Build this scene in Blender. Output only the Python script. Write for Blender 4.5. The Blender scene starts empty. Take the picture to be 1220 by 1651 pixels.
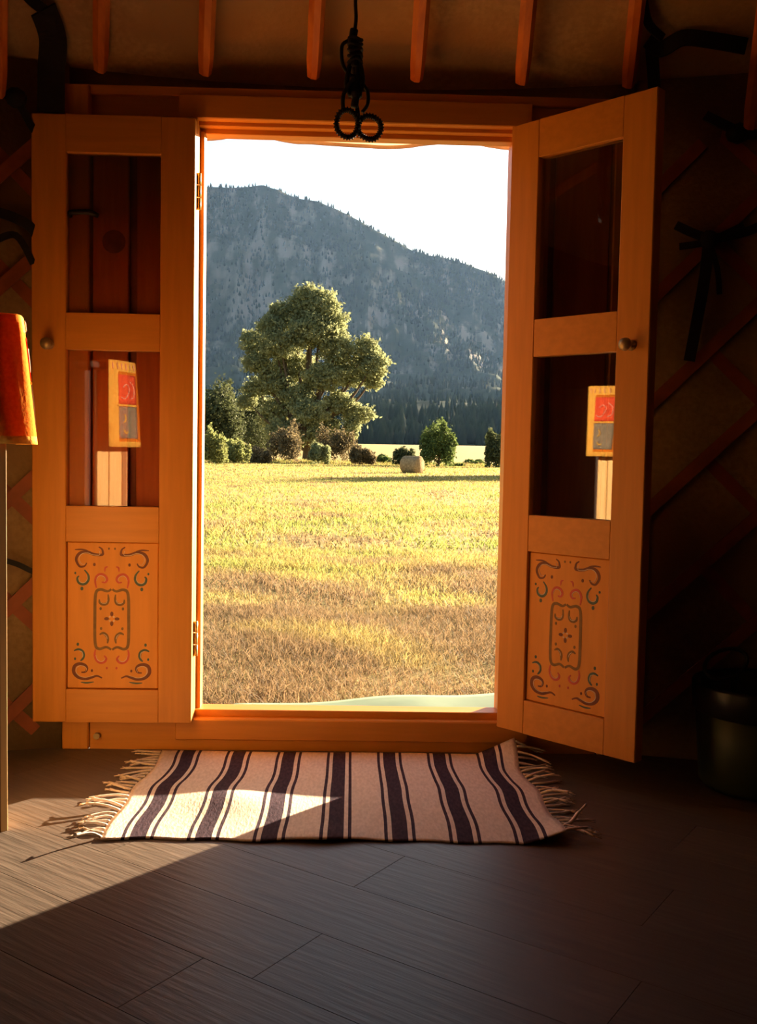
import bpy, bmesh, math, random
import numpy as np
from mathutils import Vector, Matrix, noise
random.seed(7); rng = np.random.default_rng(7)
C = bpy.context.scene
COL = C.collection
PI = math.pi

# ------------------------------------------------------------ camera
yaw, pit, rol, F = -0.0264, -0.0592, 0.0188, 1579.7
fw = Vector((-math.sin(yaw)*math.cos(pit), math.cos(yaw)*math.cos(pit), math.sin(pit)))
rt = fw.cross(Vector((0, 0, 1))).normalized(); up = rt.cross(fw)
r2 = rt*math.cos(rol)+up*math.sin(rol); u2 = up*math.cos(rol)-rt*math.sin(rol)
cd = bpy.data.cameras.new('camera'); cam = bpy.data.objects.new('camera', cd); COL.objects.link(cam)
m = Matrix((r2, u2, -fw)).transposed().to_4x4(); m.translation = Vector((0.0145, -3.0265, 0.9475))
cam.matrix_world = m
cd.sensor_fit = 'VERTICAL'; cd.sensor_height = 24; cd.lens = F*24/1651; cd.clip_start = 0.05; cd.clip_end = 9000
C.camera = cam

# ------------------------------------------------------------ light
EXPOSURE = 0.0
SUN_EL = math.radians(11.0); SUN_AZ = math.atan2(.667, .745)      # clockwise from +Y
SUNV = Vector((math.sin(SUN_AZ)*math.cos(SUN_EL), math.cos(SUN_AZ)*math.cos(SUN_EL), math.sin(SUN_EL)))
sd = bpy.data.lights.new('sun', 'SUN'); sd.energy = 46; sd.angle = math.radians(0.55); sd.color = (1.0, .82, .58)
so = bpy.data.objects.new('sun', sd); COL.objects.link(so)
so.rotation_euler = SUNV.to_track_quat('Z', 'Y').to_euler(); so.location = (20, 20, 12)
w = bpy.data.worlds.new('World'); C.world = w; w.use_nodes = True
nt = w.node_tree; nt.nodes.clear()
sky = nt.nodes.new('ShaderNodeTexSky'); sky.sky_type = 'NISHITA'; sky.sun_disc = False
sky.sun_elevation = SUN_EL; sky.sun_rotation = SUN_AZ; sky.altitude = 300; sky.air_density = 1.0; sky.dust_density = 2.5; sky.ozone_density = 1.0
bg = nt.nodes.new('ShaderNodeBackground'); bg.inputs[1].default_value = 0.32
wo = nt.nodes.new('ShaderNodeOutputWorld')
nt.links.new(sky.outputs[0], bg.inputs[0]); nt.links.new(bg.outputs[0], wo.inputs[0])
C.view_settings.view_transform = 'Standard'; C.view_settings.look = 'None'
C.view_settings.exposure = EXPOSURE; C.view_settings.gamma = 1.0
C.view_settings.use_curve_mapping = False

# ------------------------------------------------------------ helpers
MATS = {}
def mat(name, c1, c2=None, rough=.6, scale=8., stretch=(1, 1, 1), bump=0., spec=.4, metal=0., trans=0., detail=4., coord='Object', c3=None, scale3=1.5, bscale=None, coat=0.):
    if name in MATS: return MATS[name]
    m = bpy.data.materials.new(name); m.use_nodes = True; MATS[name] = m
    n = m.node_tree.nodes; l = m.node_tree.links; b = n['Principled BSDF']
    b.inputs['Roughness'].default_value = rough; b.inputs['Metallic'].default_value = metal
    b.inputs['Specular IOR Level'].default_value = spec; b.inputs['Coat Weight'].default_value = coat
    if c2 is None: c2 = tuple(x*.75 for x in c1)
    if coord == 'World':
        tc = n.new('ShaderNodeNewGeometry'); src = tc.outputs['Position']
    else:
        tc = n.new('ShaderNodeTexCoord'); src = tc.outputs['Object']
    mp = n.new('ShaderNodeMapping'); mp.inputs['Scale'].default_value = stretch; l.new(src, mp.inputs[0])
    nz = n.new('ShaderNodeTexNoise'); nz.inputs['Scale'].default_value = scale; nz.inputs['Detail'].default_value = detail
    l.new(mp.outputs[0], nz.inputs['Vector'])
    cr = n.new('ShaderNodeValToRGB'); cr.color_ramp.elements[0].position = .36; cr.color_ramp.elements[1].position = .66
    cr.color_ramp.elements[0].color = (*c2, 1); cr.color_ramp.elements[1].color = (*c1, 1)
    l.new(nz.outputs['Fac'], cr.inputs[0]); colout = cr.outputs[0]
    if c3 is not None:
        nz3 = n.new('ShaderNodeTexNoise'); nz3.inputs['Scale'].default_value = scale3; nz3.inputs['Detail'].default_value = 3
        l.new(src, nz3.inputs['Vector'])
        r3 = n.new('ShaderNodeValToRGB'); r3.color_ramp.elements[0].position = .42; r3.color_ramp.elements[1].position = .6
        l.new(nz3.outputs['Fac'], r3.inputs[0])
        mx = n.new('ShaderNodeMix'); mx.data_type = 'RGBA'; l.new(r3.outputs[0], mx.inputs[0])
        l.new(colout, mx.inputs[6]); mx.inputs[7].default_value = (*c3, 1); colout = mx.outputs[2]
    l.new(colout, b.inputs['Base Color'])
    if bump:
        bp = n.new('ShaderNodeBump'); bp.inputs['Strength'].default_value = bump; bp.inputs['Distance'].default_value = .01
        if bscale:
            nb = n.new('ShaderNodeTexNoise'); nb.inputs['Scale'].default_value = bscale; nb.inputs['Detail'].default_value = 3
            l.new(mp.outputs[0], nb.inputs['Vector']); l.new(nb.outputs['Fac'], bp.inputs['Height'])
        else: l.new(nz.outputs['Fac'], bp.inputs['Height'])
        l.new(bp.outputs[0], b.inputs['Normal'])
    if trans:
        tr = n.new('ShaderNodeBsdfTranslucent'); l.new(colout, tr.inputs[0])
        ms = n.new('ShaderNodeMixShader'); ms.inputs[0].default_value = trans
        l.new(b.outputs[0], ms.inputs[1]); l.new(tr.outputs[0], ms.inputs[2]); l.new(ms.outputs[0], n['Material Output'].inputs[0])
    return m

def glass_mat():
    m = bpy.data.materials.new('pane glass'); m.use_nodes = True
    n = m.node_tree.nodes; l = m.node_tree.links; n.remove(n['Principled BSDF'])
    t = n.new('ShaderNodeBsdfTransparent'); t.inputs[0].default_value = (.93, .9, .88, 1)
    g = n.new('ShaderNodeBsdfGlossy'); g.inputs['Roughness'].default_value = 0.012
    g.inputs[0].default_value = (1, 1, 1, 1)
    f = n.new('ShaderNodeFresnel'); f.inputs[0].default_value = 1.52
    mx = n.new('ShaderNodeMixShader'); l.new(f.outputs[0], mx.inputs[0]); l.new(t.outputs[0], mx.inputs[1]); l.new(g.outputs[0], mx.inputs[2])
    l.new(mx.outputs[0], n['Material Output'].inputs[0]); return m

def link(name, me, root=None, kind=None):
    o = bpy.data.objects.new(name, me); COL.objects.link(o)
    if root is not None:
        o.parent = root
    if kind: o['kind'] = kind
    return o
def wloc(o):
    v = Vector((0, 0, 0))
    while o is not None: v += o.location; o = o.parent
    return v
def thing(name, loc, label=None, cat=None, group=None, kind=None):
    o = bpy.data.objects.new(name, None); o.location = loc; o.empty_display_size = .1; COL.objects.link(o)
    return tag(o, label, cat, group, kind)
def tag(o, label=None, cat=None, group=None, kind=None):
    if label: o['label'] = label
    if cat: o['category'] = cat
    if group: o['group'] = group
    if kind: o['kind'] = kind
    return o
def finish(bm, name, mats, root=None, smooth=False, kind=None, recalc=True):
    """vertices are given in world coordinates; stored relative to the root (or to their own base)"""
    if recalc: bmesh.ops.recalc_face_normals(bm, faces=bm.faces)
    me = bpy.data.meshes.new(name)
    if root is not None: off = wloc(root)
    else:
        cs = [v.co for v in bm.verts]
        off = Vector(((min(c.x for c in cs)+max(c.x for c in cs))/2, (min(c.y for c in cs)+max(c.y for c in cs))/2, min(c.z for c in cs)))
    bmesh.ops.translate(bm, verts=bm.verts, vec=-off)
    bm.to_mesh(me); bm.free()
    for mm in (mats if isinstance(mats, (list, tuple)) else [mats]): me.materials.append(mm)
    if smooth: me.polygons.foreach_set('use_smooth', [True]*len(me.polygons))
    o = link(name, me, root, kind)
    if root is None: o.location = off
    return o
def box(bm, lo, hi, bev=0., M=None, mi=0):
    vs = []
    r = bmesh.ops.create_cube(bm, size=1)
    vs = r['verts']
    lo = Vector(lo); hi = Vector(hi)
    for v in vs: v.co = Vector(((v.co.x+.5)*(hi.x-lo.x)+lo.x, (v.co.y+.5)*(hi.y-lo.y)+lo.y, (v.co.z+.5)*(hi.z-lo.z)+lo.z))
    fs = list({f for v in vs for f in v.link_faces})
    if bev:
        es = list({e for v in vs for e in v.link_edges})
        rr = bmesh.ops.bevel(bm, geom=es, offset=bev, segments=1, affect='EDGES', clamp_overlap=True)
        vs = list({v for f in rr['faces'] for v in f.verts} | {v for v in vs if v.is_valid})
        fs = list({f for v in vs for f in v.link_faces})
    if M:
        for v in vs: v.co = M(v.co)
    for f in fs: f.material_index = mi
    return vs
def boxo(name, lo, hi, mt, root=None, bev=.003, M=None, kind=None):
    bm = bmesh.new(); box(bm, lo, hi, bev, M); return finish(bm, name, mt, root, kind=kind)
def tube(bm, pts, rad, seg=8, closed=False, mi=0, cap=True):
    pts = [Vector(p) for p in pts]; n = len(pts); rings = []
    rad = rad if isinstance(rad, (list, tuple)) else [rad]*n
    prev = None
    for i, p in enumerate(pts):
        if closed: d = pts[(i+1) % n]-pts[i-1]
        else: d = pts[min(i+1, n-1)]-pts[max(i-1, 0)]
        d.normalize()
        if prev is None:
            a = d.orthogonal().normalized()
        else:
            a = (prev-d*prev.dot(d)).normalized()
        prev = a; b = d.cross(a)
        rings.append([bm.verts.new(p+(a*math.cos(2*PI*k/seg)+b*math.sin(2*PI*k/seg))*rad[i]) for k in range(seg)])
    for i in range(n if closed else n-1):
        A, B = rings[i], rings[(i+1) % n]
        off = 0
        if closed and i == n-1:
            off = min(range(seg), key=lambda o: (A[0].co-B[o].co).length)
        for k in range(seg):
            f = bm.faces.new((A[k], A[(k+1) % seg], B[(k+1+off) % seg], B[(k+off) % seg])); f.material_index = mi; f.smooth = True
    if not closed and cap:
        bm.faces.new(rings[0][::-1]).material_index = mi; bm.faces.new(rings[-1]).material_index = mi
def lathe(bm, prof, origin, axis=Vector((0, 0, 1)), seg=24, mi=0):
    axis = Vector(axis).normalized(); a = axis.orthogonal().normalized(); b = axis.cross(a); o = Vector(origin); rings = []
    for r, h in prof:
        if r < 1e-6: rings.append([bm.verts.new(o+axis*h)])
        else: rings.append([bm.verts.new(o+axis*h+(a*math.cos(2*PI*k/seg)+b*math.sin(2*PI*k/seg))*r) for k in range(seg)])
    for A, B in zip(rings, rings[1:]):
        for k in range(seg):
            k2 = (k+1) % seg
            if len(A) == 1 and len(B) > 1: f = bm.faces.new((A[0], B[k2], B[k]))
            elif len(B) == 1 and len(A) > 1: f = bm.faces.new((A[k], A[k2], B[0]))
            elif len(A) > 1: f = bm.faces.new((A[k], A[k2], B[k2], B[k]))
            else: continue
            f.material_index = mi; f.smooth = True
def spline(pts, n=6, closed=False):
    P = [Vector(p) for p in pts]; out = []; m = len(P)
    rngi = range(m) if closed else range(m-1)
    for i in rngi:
        g = (lambda j: P[j % m]) if closed else (lambda j: P[max(0, min(m-1, j))])
        p0, p1, p2, p3 = g(i-1), g(i), g(i+1), g(i+2)
        for k in range(n):
            t = k/n
            out.append(.5*((2*p1)+(p2-p0)*t+(2*p0-5*p1+4*p2-p3)*t*t+(3*p1-p0-3*p2+p3)*t**3))
    if not closed: out.append(P[-1])
    return out
def np_mesh(name, V, Fc, mt, root=None, kind=None, smooth=False, mi=None, base=None):
    me = bpy.data.meshes.new(name); V = np.asarray(V, dtype=np.float32).reshape(-1, 3).copy(); Fc = np.asarray(Fc, dtype=np.int32)
    off = wloc(root) if root is not None else Vector(base if base is not None else (0, 0, 0))
    V -= np.array(off, dtype=np.float32)
    me.vertices.add(len(V)); me.vertices.foreach_set('co', V.ravel())
    k = Fc.shape[1]; me.loops.add(Fc.size); me.loops.foreach_set('vertex_index', Fc.ravel())
    me.polygons.add(len(Fc)); me.polygons.foreach_set('loop_start', np.arange(0, Fc.size, k, dtype=np.int32))
    me.polygons.foreach_set('loop_total', np.full(len(Fc), k, dtype=np.int32))
    if smooth: me.polygons.foreach_set('use_smooth', np.ones(len(Fc), dtype=bool))
    if mi is not None: me.polygons.foreach_set('material_index', np.asarray(mi, dtype=np.int32))
    me.update(calc_edges=True)
    for mm in (mt if isinstance(mt, (list, tuple)) else [mt]): me.materials.append(mm)
    o = link(name, me, root, kind)
    if root is None: o.location = off
    return o

# ------------------------------------------------------------ materials
OR1, OR2 = (.68, .262, .032), (.61, .232, .026)
M_or_v = mat('orange painted wood vertical', OR1, OR2, .42, 9, (6, 6, .5), .08)
M_or_h = mat('orange painted wood horizontal', OR1, OR2, .42, 9, (.5, 6, 6), .08)
M_or_panel = mat('ochre painted panel', (.76, .295, .036), (.68, .262, .030), .5, 7, (5, 5, .6), .05)
M_pole = mat('orange pole paint', (.66, .17, .014), (.50, .11, .010), .5, 10, (4, 1, 1), .1)
M_lath = mat('red brown lath paint', (.30, .07, .018), (.20, .045, .012), .6, 12, (1, 1, 1), .1)
M_plank = mat('orange board paint', (.62, .15, .014), (.50, .11, .010), .5, 9, (6, 6, .5), .12)
M_disc = mat('dark red-brown disc', (.28, .06, .012), (.16, .03, .008), .5, 30)
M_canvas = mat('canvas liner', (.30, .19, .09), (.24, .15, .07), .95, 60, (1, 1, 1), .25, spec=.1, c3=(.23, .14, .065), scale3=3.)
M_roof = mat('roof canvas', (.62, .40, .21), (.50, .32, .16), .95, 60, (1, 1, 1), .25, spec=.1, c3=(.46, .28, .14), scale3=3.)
M_flap = mat('outer canvas flap', (.50, .34, .21), (.44, .29, .18), .9, 30, (1, 1, 1), .1, trans=.5)
M_floor = [mat('floor board %d' % i, c, tuple(x*.66 for x in c), .46, 7, (.7, 9, 1), .2, spec=.32, detail=8, c3=tuple(x*.8 for x in c), scale3=5) for i, c in
           enumerate([(.150, .108, .082), (.138, .099, .075), (.160, .116, .087), (.145, .104, .079)])]
M_gap = mat('floor underlay', (.03, .022, .016), None, .8)
M_wool = mat('rug pale wool', (.80, .64, .53), (.68, .53, .43), .95, 140, (1, .35, 1), .18, spec=.05, coord='Object')
M_wooldark = mat('rug dark wool', (.075, .045, .06), (.045, .028, .04), .95, 140, (1, .35, 1), .18, spec=.05)
M_rope = mat('black cord', (.018, .014, .018), None, .8, 60, bump=.3)
M_web = mat('black webbing', (.012, .010, .012), None, .8, 60)
M_brass = mat('brass', (.70, .50, .22), (.5, .34, .15), .35, 20, metal=.9)
M_knob = mat('worn brass knob', (.62, .46, .24), (.36, .27, .14), .4, 18, metal=.6)
M_iron = mat('dark iron', (.03, .022, .02), None, .5, 20, metal=.7)
M_glass = glass_mat()
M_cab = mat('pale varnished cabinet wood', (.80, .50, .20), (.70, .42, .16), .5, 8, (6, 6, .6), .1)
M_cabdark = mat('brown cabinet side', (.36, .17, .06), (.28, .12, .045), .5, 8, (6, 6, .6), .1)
M_cabshade = mat('cabinet wood in painted shade', (.05, .022, .012), (.035, .016, .009), .6, 8, (6, 6, .6), .1)  # near-black colour stands in for shade on the cabinet top, door and plinth
M_cloth = mat('orange cloth', (.90, .33, .035), (.80, .25, .025), .9, 120, bump=.2, spec=.05, trans=.55)
M_clothy = mat('yellow embroidered border', (.90, .52, .10), (.78, .40, .07), .9, 90, bump=.3, spec=.05, trans=.3)
M_clothr = mat('red embroidered panel', (.86, .12, .05), (.72, .08, .04), .9, 90, bump=.3, spec=.05, trans=.3)
M_clothg = mat('grey brown embroidered panel', (.30, .24, .17), (.20, .16, .12), .9, 90, bump=.3, spec=.05, trans=.2)
M_clothp = mat('pink motif thread', (.92, .42, .30), None, .9, 90, trans=.2)
M_green = mat('dark green plastic', (.032, .045, .018), (.026, .038, .015), .45, 5)
M_black = mat('black plastic', (.012, .012, .014), None, .35, 5)
M_pbrown = mat('brown paint', (.20, .055, .02), (.16, .04, .016), .5, 60)
M_pteal = mat('teal paint', (.09, .13, .10), (.06, .09, .07), .5, 60)
M_ppink = mat('salmon paint', (.66, .10, .06), (.56, .08, .045), .5, 60)
M_polive = mat('olive paint', (.24, .12, .025), (.19, .09, .02), .5, 60)
M_pwhite = mat('white paint', (.80, .62, .45), None, .5, 60)
M_tarp = mat('pale green tarpaulin', (.16, .22, .13), (.11, .165, .095), .6, 3, bump=.3, bscale=5)
M_soil = mat('dry field ground', (.40, .31, .12), (.29, .24, .085), .95, .8, (1, 1, 1), .0, spec=.05, coord='World', c3=(.36, .27, .10), scale3=.15)
M_bark = mat('tree bark', (.14, .10, .065), (.09, .065, .045), .9, 3, (4, 4, 1), .0, spec=.1)
def leafmat(n, c, t=.45): return mat(n, c, tuple(x*.62 for x in c), .8, .9, spec=.08, trans=t, coord='World')
M_leaf = leafmat('willow leaves', (.34, .36, .18))
M_leafd = leafmat('dark shrub leaves', (.105, .12, .055), .3)
M_leafy = leafmat('yellow green shrub leaves', (.28, .30, .11))
M_leafb = leafmat('brown dry brush', (.21, .165, .09), .35)
M_leafg = leafmat('green shrub leaves', (.15, .20, .06), .35)
M_hay = mat('hay', (.42, .29, .15), (.27, .18, .09), .95, 9, (1, 1, 1), .6, spec=.05, bscale=14)
M_conifer = mat('conifer', (.030, .045, .026), (.018, .03, .02), .9, .02, spec=.05, coord='World')

# ------------------------------------------------------------ YURT SHELL
CY, RW = -3.40, 3.57
def wcyl(phi, z, r=RW): return Vector((r*math.sin(phi), CY+r*math.cos(phi), z))
def cyl(phi, z, r=2.6):
    x = r*math.sin(phi); rr = RW-2.6+r
    return Vector((x, CY+math.sqrt(rr*rr-x*x), z))
PD = math.asin(.873/RW)
# floor: long boards laid on the slant, each its own object
fl = thing('floor', (0, CY, 0), 'wood grain floor boards laid on the slant across the round room', None, kind='structure')
bm = bmesh.new()
lathe(bm, [(0, -.07), (3.63, -.07), (3.63, -.006), (0, -.006)], (0, CY, 0), seg=72)
finish(bm, 'underlay', M_gap, fl)
ang = math.radians(-36); fd = Vector((math.cos(ang), math.sin(ang), 0)); fn = Vector((-math.sin(ang), math.cos(ang), 0))
PW, PL = .206, 1.22
fmesh = []
for k in range(4):
    for ln in (PL, ):
        bm = bmesh.new(); box(bm, (0, 0, -.006), (ln-.0009, PW-.0009, 0), .0004)
        me = bpy.data.meshes.new('floor_board'); bm.to_mesh(me); bm.free(); me.materials.append(M_floor[k]); fmesh.append(me)
o0 = Vector((-.605, -.7254, 0)); c0 = o0.dot(fn)
cross = Vector((-.245, -1.2326, 0))
offs = {}
for i in range(-18, 24):
    base = c0+i*PW
    st = (i*.47) % 1.0*PL
    if i == -2: st = cross.dot(fd) % PL
    for j in range(-5, 8):
        s = st+(j-2)*PL-0.0
        p = fd*s+fn*base
        cpt = p+fd*PL/2+fn*PW/2
        if (cpt-Vector((0, CY, 0))).length > 4.2: continue
        # keep only boards whose corners lie inside the round wall; clip the others
        cs = [p, p+fd*PL, p+fd*PL+fn*PW, p+fn*PW]
        if all((c-Vector((0, CY, 0))).length < 3.57 and c.y < .04 for c in cs):
            o = link('floor_board', fmesh[(i*7+j*3) % 4], fl)
            o.location = p-Vector((0, CY, 0)); o.rotation_euler = (0, 0, ang)
        else:
            bm = bmesh.new(); box(bm, (0, 0, -.006), (PL-.0009, PW-.0009, 0))
            R = Matrix.Rotation(ang, 4, 'Z')
            for v in bm.verts: v.co = R @ v.co+p
            nn = 64
            for q in range(nn):
                a = 2*PI*q/nn; nr = Vector((math.sin(a), math.cos(a), 0))
                bmesh.ops.bisect_plane(bm, geom=bm.verts[:]+bm.edges[:]+bm.faces[:], plane_co=Vector((0, CY, 0))+nr*3.575, plane_no=nr, clear_outer=True)
            bmesh.ops.bisect_plane(bm, geom=bm.verts[:]+bm.edges[:]+bm.faces[:], plane_co=(0, .044, 0), plane_no=(0, 1, 0), clear_outer=True)
            if len(bm.faces) < 2: bm.free(); continue
            bmesh.ops.holes_fill(bm, edges=bm.edges[:])
            # local coordinates along the board so the grain follows it
            Ri = Matrix.Rotation(-ang, 4, 'Z')
            for v in bm.verts: v.co = Ri @ (v.co-p)
            bmesh.ops.recalc_face_normals(bm, faces=bm.faces)
            me = bpy.data.meshes.new('floor_board'); bm.to_mesh(me); bm.free(); me.materials.append(M_floor[(i*7+j*3) % 4])
            o = link('floor_board', me, fl); o.location = p-Vector((0, CY, 0)); o.rotation_euler = (0, 0, ang)

# canvas wall and roof
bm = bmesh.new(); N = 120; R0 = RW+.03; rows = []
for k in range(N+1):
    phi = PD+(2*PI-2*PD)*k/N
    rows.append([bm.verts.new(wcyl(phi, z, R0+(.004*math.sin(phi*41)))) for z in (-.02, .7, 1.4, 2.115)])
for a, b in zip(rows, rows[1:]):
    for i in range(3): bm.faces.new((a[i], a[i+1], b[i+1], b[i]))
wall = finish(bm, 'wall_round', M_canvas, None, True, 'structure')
tag(wall, 'plain canvas wall lining behind the crossed wooden laths')
mo = wall.modifiers.new('t', 'SOLIDIFY'); mo.thickness = .03; mo.offset = 1 if False else -1
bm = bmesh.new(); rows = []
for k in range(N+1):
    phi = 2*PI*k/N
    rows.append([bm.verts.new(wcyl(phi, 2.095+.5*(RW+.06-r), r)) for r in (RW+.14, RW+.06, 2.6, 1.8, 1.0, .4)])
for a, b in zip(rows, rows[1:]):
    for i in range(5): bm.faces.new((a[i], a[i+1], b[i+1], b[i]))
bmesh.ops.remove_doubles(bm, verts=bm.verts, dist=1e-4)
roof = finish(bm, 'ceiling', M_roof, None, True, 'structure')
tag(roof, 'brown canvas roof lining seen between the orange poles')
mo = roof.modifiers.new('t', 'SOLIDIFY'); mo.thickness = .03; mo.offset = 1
# canvas strip closing the space between lintel and roof
bm = bmesh.new(); A = []
for k in range(13):
    phi = -PD-.01+(2*PD+.02)*k/12
    A.append([bm.verts.new(wcyl(phi, z, RW+.03)) for z in (2.02, 2.125)])
for a, b in zip(A, A[1:]): bm.faces.new((a[0], a[1], b[1], b[0]))
o = finish(bm, 'trim_2', M_canvas, None, True, 'structure'); tag(o, 'narrow canvas strip tucked behind the lintel')
mo = o.modifiers.new('t', 'SOLIDIFY'); mo.thickness = .01

# crown ring out of frame, holds the poles
bm = bmesh.new(); pts = [wcyl(2*PI*k/48, 3.66, .42)+Vector((.15, 0, 0)) for k in range(48)]; tube(bm, pts, .045, 8, True)
finish(bm, 'trim_3', M_pole, None, True, 'structure')['label'] = 'round wooden crown ring where the roof poles meet'
bm = bmesh.new(); lathe(bm, [(0, 3.83), (.35, 3.79), (.62, 3.66)], (.08, CY, 0), seg=32)
o = finish(bm, 'trim_4', M_canvas, None, True, 'structure'); o['label'] = 'canvas cap over the crown ring'
mo = o.modifiers.new('t', 'SOLIDIFY'); mo.thickness = .01

# roof poles
poles = [(-1.048, 1.985, 'leftmost orange roof pole cut by the left edge above the dark strap'),
         (-.771, 2.067, 'orange roof pole resting on the left end of the lintel'),
         (-.4547, 2.067, 'orange roof pole above the hinge side of the left door'),
         (-.127, 2.067, 'orange roof pole just left of the hanging black cord'),
         (.1875, 2.067, 'orange roof pole just right of the hanging black cord'),
         (.5096, 2.067, 'orange roof pole above the hinge side of the right door'),
         (.8383, 2.067, 'orange roof pole reaching down behind the top corner of the right door'),
         (1.1733, 1.94, 'rightmost orange roof pole cut by the right edge of the picture')]
for x, z0, lab in poles:
    if abs(x) < .85: p0 = Vector((x, .035, z0+.028))
    else:
        rr = RW-.055; p0 = Vector((x, CY+math.sqrt(rr*rr-x*x), z0))
    d = Vector((p0.x-.15, p0.y-CY, 0)).normalized(); p1 = Vector((.15, CY, 3.64))+d*.43
    bm = bmesh.new(); L = (p1-p0).length; pts = [p0.lerp(p1, t) for t in (0, .02, .3, .6, .97, 1)]
    side = Vector((d.y, -d.x, 0)); ax = (p1-p0).normalized(); nn = side.cross(ax)
    rings = []
    for i, p in enumerate(pts):
        r = [.019, .023, .025, .025, .021, .018][i]
        rings.append([bm.verts.new(p+(side*math.cos(a)*1.0+nn*math.sin(a))*r*(1.12 if k % 2 else 1)) for k, a in enumerate([PI/8+q*PI/4 for q in range(8)])])
    for a, b in zip(rings, rings[1:]):
        for k in range(8): bm.faces.new((a[k], a[(k+1) % 8], b[(k+1) % 8], b[k]))
    bm.faces.new(rings[0]); bm.faces.new(rings[-1])
    o = finish(bm, 'roof_pole', M_pole); tag(o, lab, 'roof pole', 'orange roof poles')

# ------------------------------------------------------------ DOOR FRAME
Y0 = .045; Y1 = .172; YS = .138
fr = thing('trim_1', (0, Y0, 0), 'orange painted wooden door frame with lintel, sill and side boards', 'door frame', kind='structure')
boxo('sill', (-.535, Y0-.012, .034), (.585, Y0+.022, .102), M_or_h, fr, .004)
boxo('sill_base', (-.804, Y0, -.06), (.804, Y0+.03, .10), M_or_h, fr, .002)
boxo('sill_stop', (-.505, Y0+.022, .0), (.505, YS, .124), M_or_h, fr, .002)
boxo('lintel', (-.535, Y0-.012, 1.957), (.545, Y0+.022, 2.028), M_or_h, fr, .003)
boxo('top_beam', (-.885, Y0-.0, 2.026), (.885, Y1+.0, 2.054), M_or_h, fr, .003)
boxo('top_beam', (-.885, Y0+.02, 1.945), (.885, Y0+.05, 2.030), M_or_h, fr, .002)
boxo('lintel_cap', (-.88, Y1-.005, 2.02), (.88, .245, 2.045), M_or_h, fr, .002)
boxo('lintel_stop', (-.50, Y0+.05, 1.93), (.515, Y1-.03, 2.03), M_or_h, fr, .002)
for s, xi in ((-1, -.464), (1, .494)):
    x0, x1 = sorted((xi, s*.515)); boxo('jamb_stop', (x0, Y0+.04, .10), (x1, YS if s < 0 else Y1, 1.935), M_or_v, fr, .002)
    x0, x1 = sorted((s*(.4775 if s < 0 else .492), s*.530)); boxo('jamb', (x0, Y0-.012, .10), (x1, Y0+.04, 1.96), M_or_v, fr, .002)
    x0, x1 = sorted((s*.805, s*.888)); boxo('outer_post', (x0, Y0-.012, 0), (x1, Y0+.085, 2.05), M_or_v, fr, .004)
    bx = [.53, .665, .690, .80] if s < 0 else [.53, .61, .63, .80]
    for a, b in ((bx[0], bx[1]), (bx[2], bx[3])):
        x0, x1 = sorted((s*a, s*b)); boxo('side_board', (x0, Y0+.012, .09), (x1, Y0+.032, 1.96), M_plank, fr, .003)
    x0, x1 = sorted((s*.52, s*.81)); boxo('backing_board', (x0, Y0+.034, .09), (x1, Y0+.05, 1.96), M_lath, fr, 0)
# dark round disc on the board behind the left upper pane
bm = bmesh.new(); lathe(bm, [(0, .006), (.012, .006), (.03, .003), (.036, 0)], (-.735, Y0+.012, 1.585), (0, -1, 0), 16); finish(bm, 'board_disc', M_disc, fr)
# iron hook across the outer post
bm = bmesh.new(); tube(bm, spline([(-.862, Y0-.012, 1.655), (-.855, Y0-.032, 1.66), (-.80, Y0-.033, 1.662), (-.775, Y0-.02, 1.655)], 5), .008, 8)
finish(bm, 'iron_hook', M_iron, fr, True)
bm = bmesh.new(); tube(bm, [(-.778, Y0-.004, .045), (-.778, Y0-.02, .045)], .010, 10); finish(bm, 'bolt_head', M_knob, fr)

# ------------------------------------------------------------ DOOR LEAVES
LW, LZ0, LH = .491, .098, 1.848
W2 = .4755
STROKES = [  # colour, width, points in panel units (0..1 across half pattern, mirrored about .489), y down
 ('brown', 9, [(415,130),(445,150),(455,180),(448,207),(370,205),(300,182),(235,192),(203,225),(195,270),(228,325),(275,322),(297,290)]),
 ('teal', 9, [(275,360),(310,405),(315,450),(290,490),(250,500),(215,480),(205,440),(222,420)]),
 ('pink', 9, [(392,535),(380,470),(395,425),(430,402),(475,415),(497,450),(480,480),(445,478)]),
 ('olive', 9, [(508,600),(512,650),(495,690),(455,698),(425,680),(422,650)]),
 ('olive', 9, [(425,1000),(460,985),(495,1010),(508,1050),(502,1088)]),
 ('pink', 9, [(385,1150),(376,1200),(395,1255),(435,1280),(475,1270),(492,1240),(470,1210)]),
 ('teal', 9, [(172,1165),(215,1150),(255,1170),(268,1210),(258,1245),(236,1265)]),
 ('brown', 10, [(450,1435),(400,1415),(350,1430),(290,1445),(215,1430),(170,1380),(178,1320),(225,1295),(280,1308),(302,1340),(285,1375),(245,1380)]),
 ('teal', 5, [(240,1480),(300,1485),(370,1475)]),
 ('brown', 5, [(180,160),(250,158),(310,170)]),
 ('pink', 5, [(475,375),(480,335),(505,325)]),
]
FRAMEP = [(540,548),(500,568),(430,552),(385,600),(378,840),(382,1090),(420,1143),(490,1125),(540,1150)]
DOTS = [('teal', 250, 545, 15), ('teal', 185, 392, 10), ('brown', 372, 305, 13), ('olive', 435, 742, 12), ('olive', 440, 940, 12),
        ('teal', 210, 1100, 13), ('teal', 183, 1245, 11), ('pink', 497, 1335, 10), ('brown', 350, 1362, 11), ('olive', 515, 146, 9)]
PM = {'brown': M_pbrown, 'teal': M_pteal, 'pink': M_ppink, 'olive': M_polive, 'white': M_pwhite}
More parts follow.
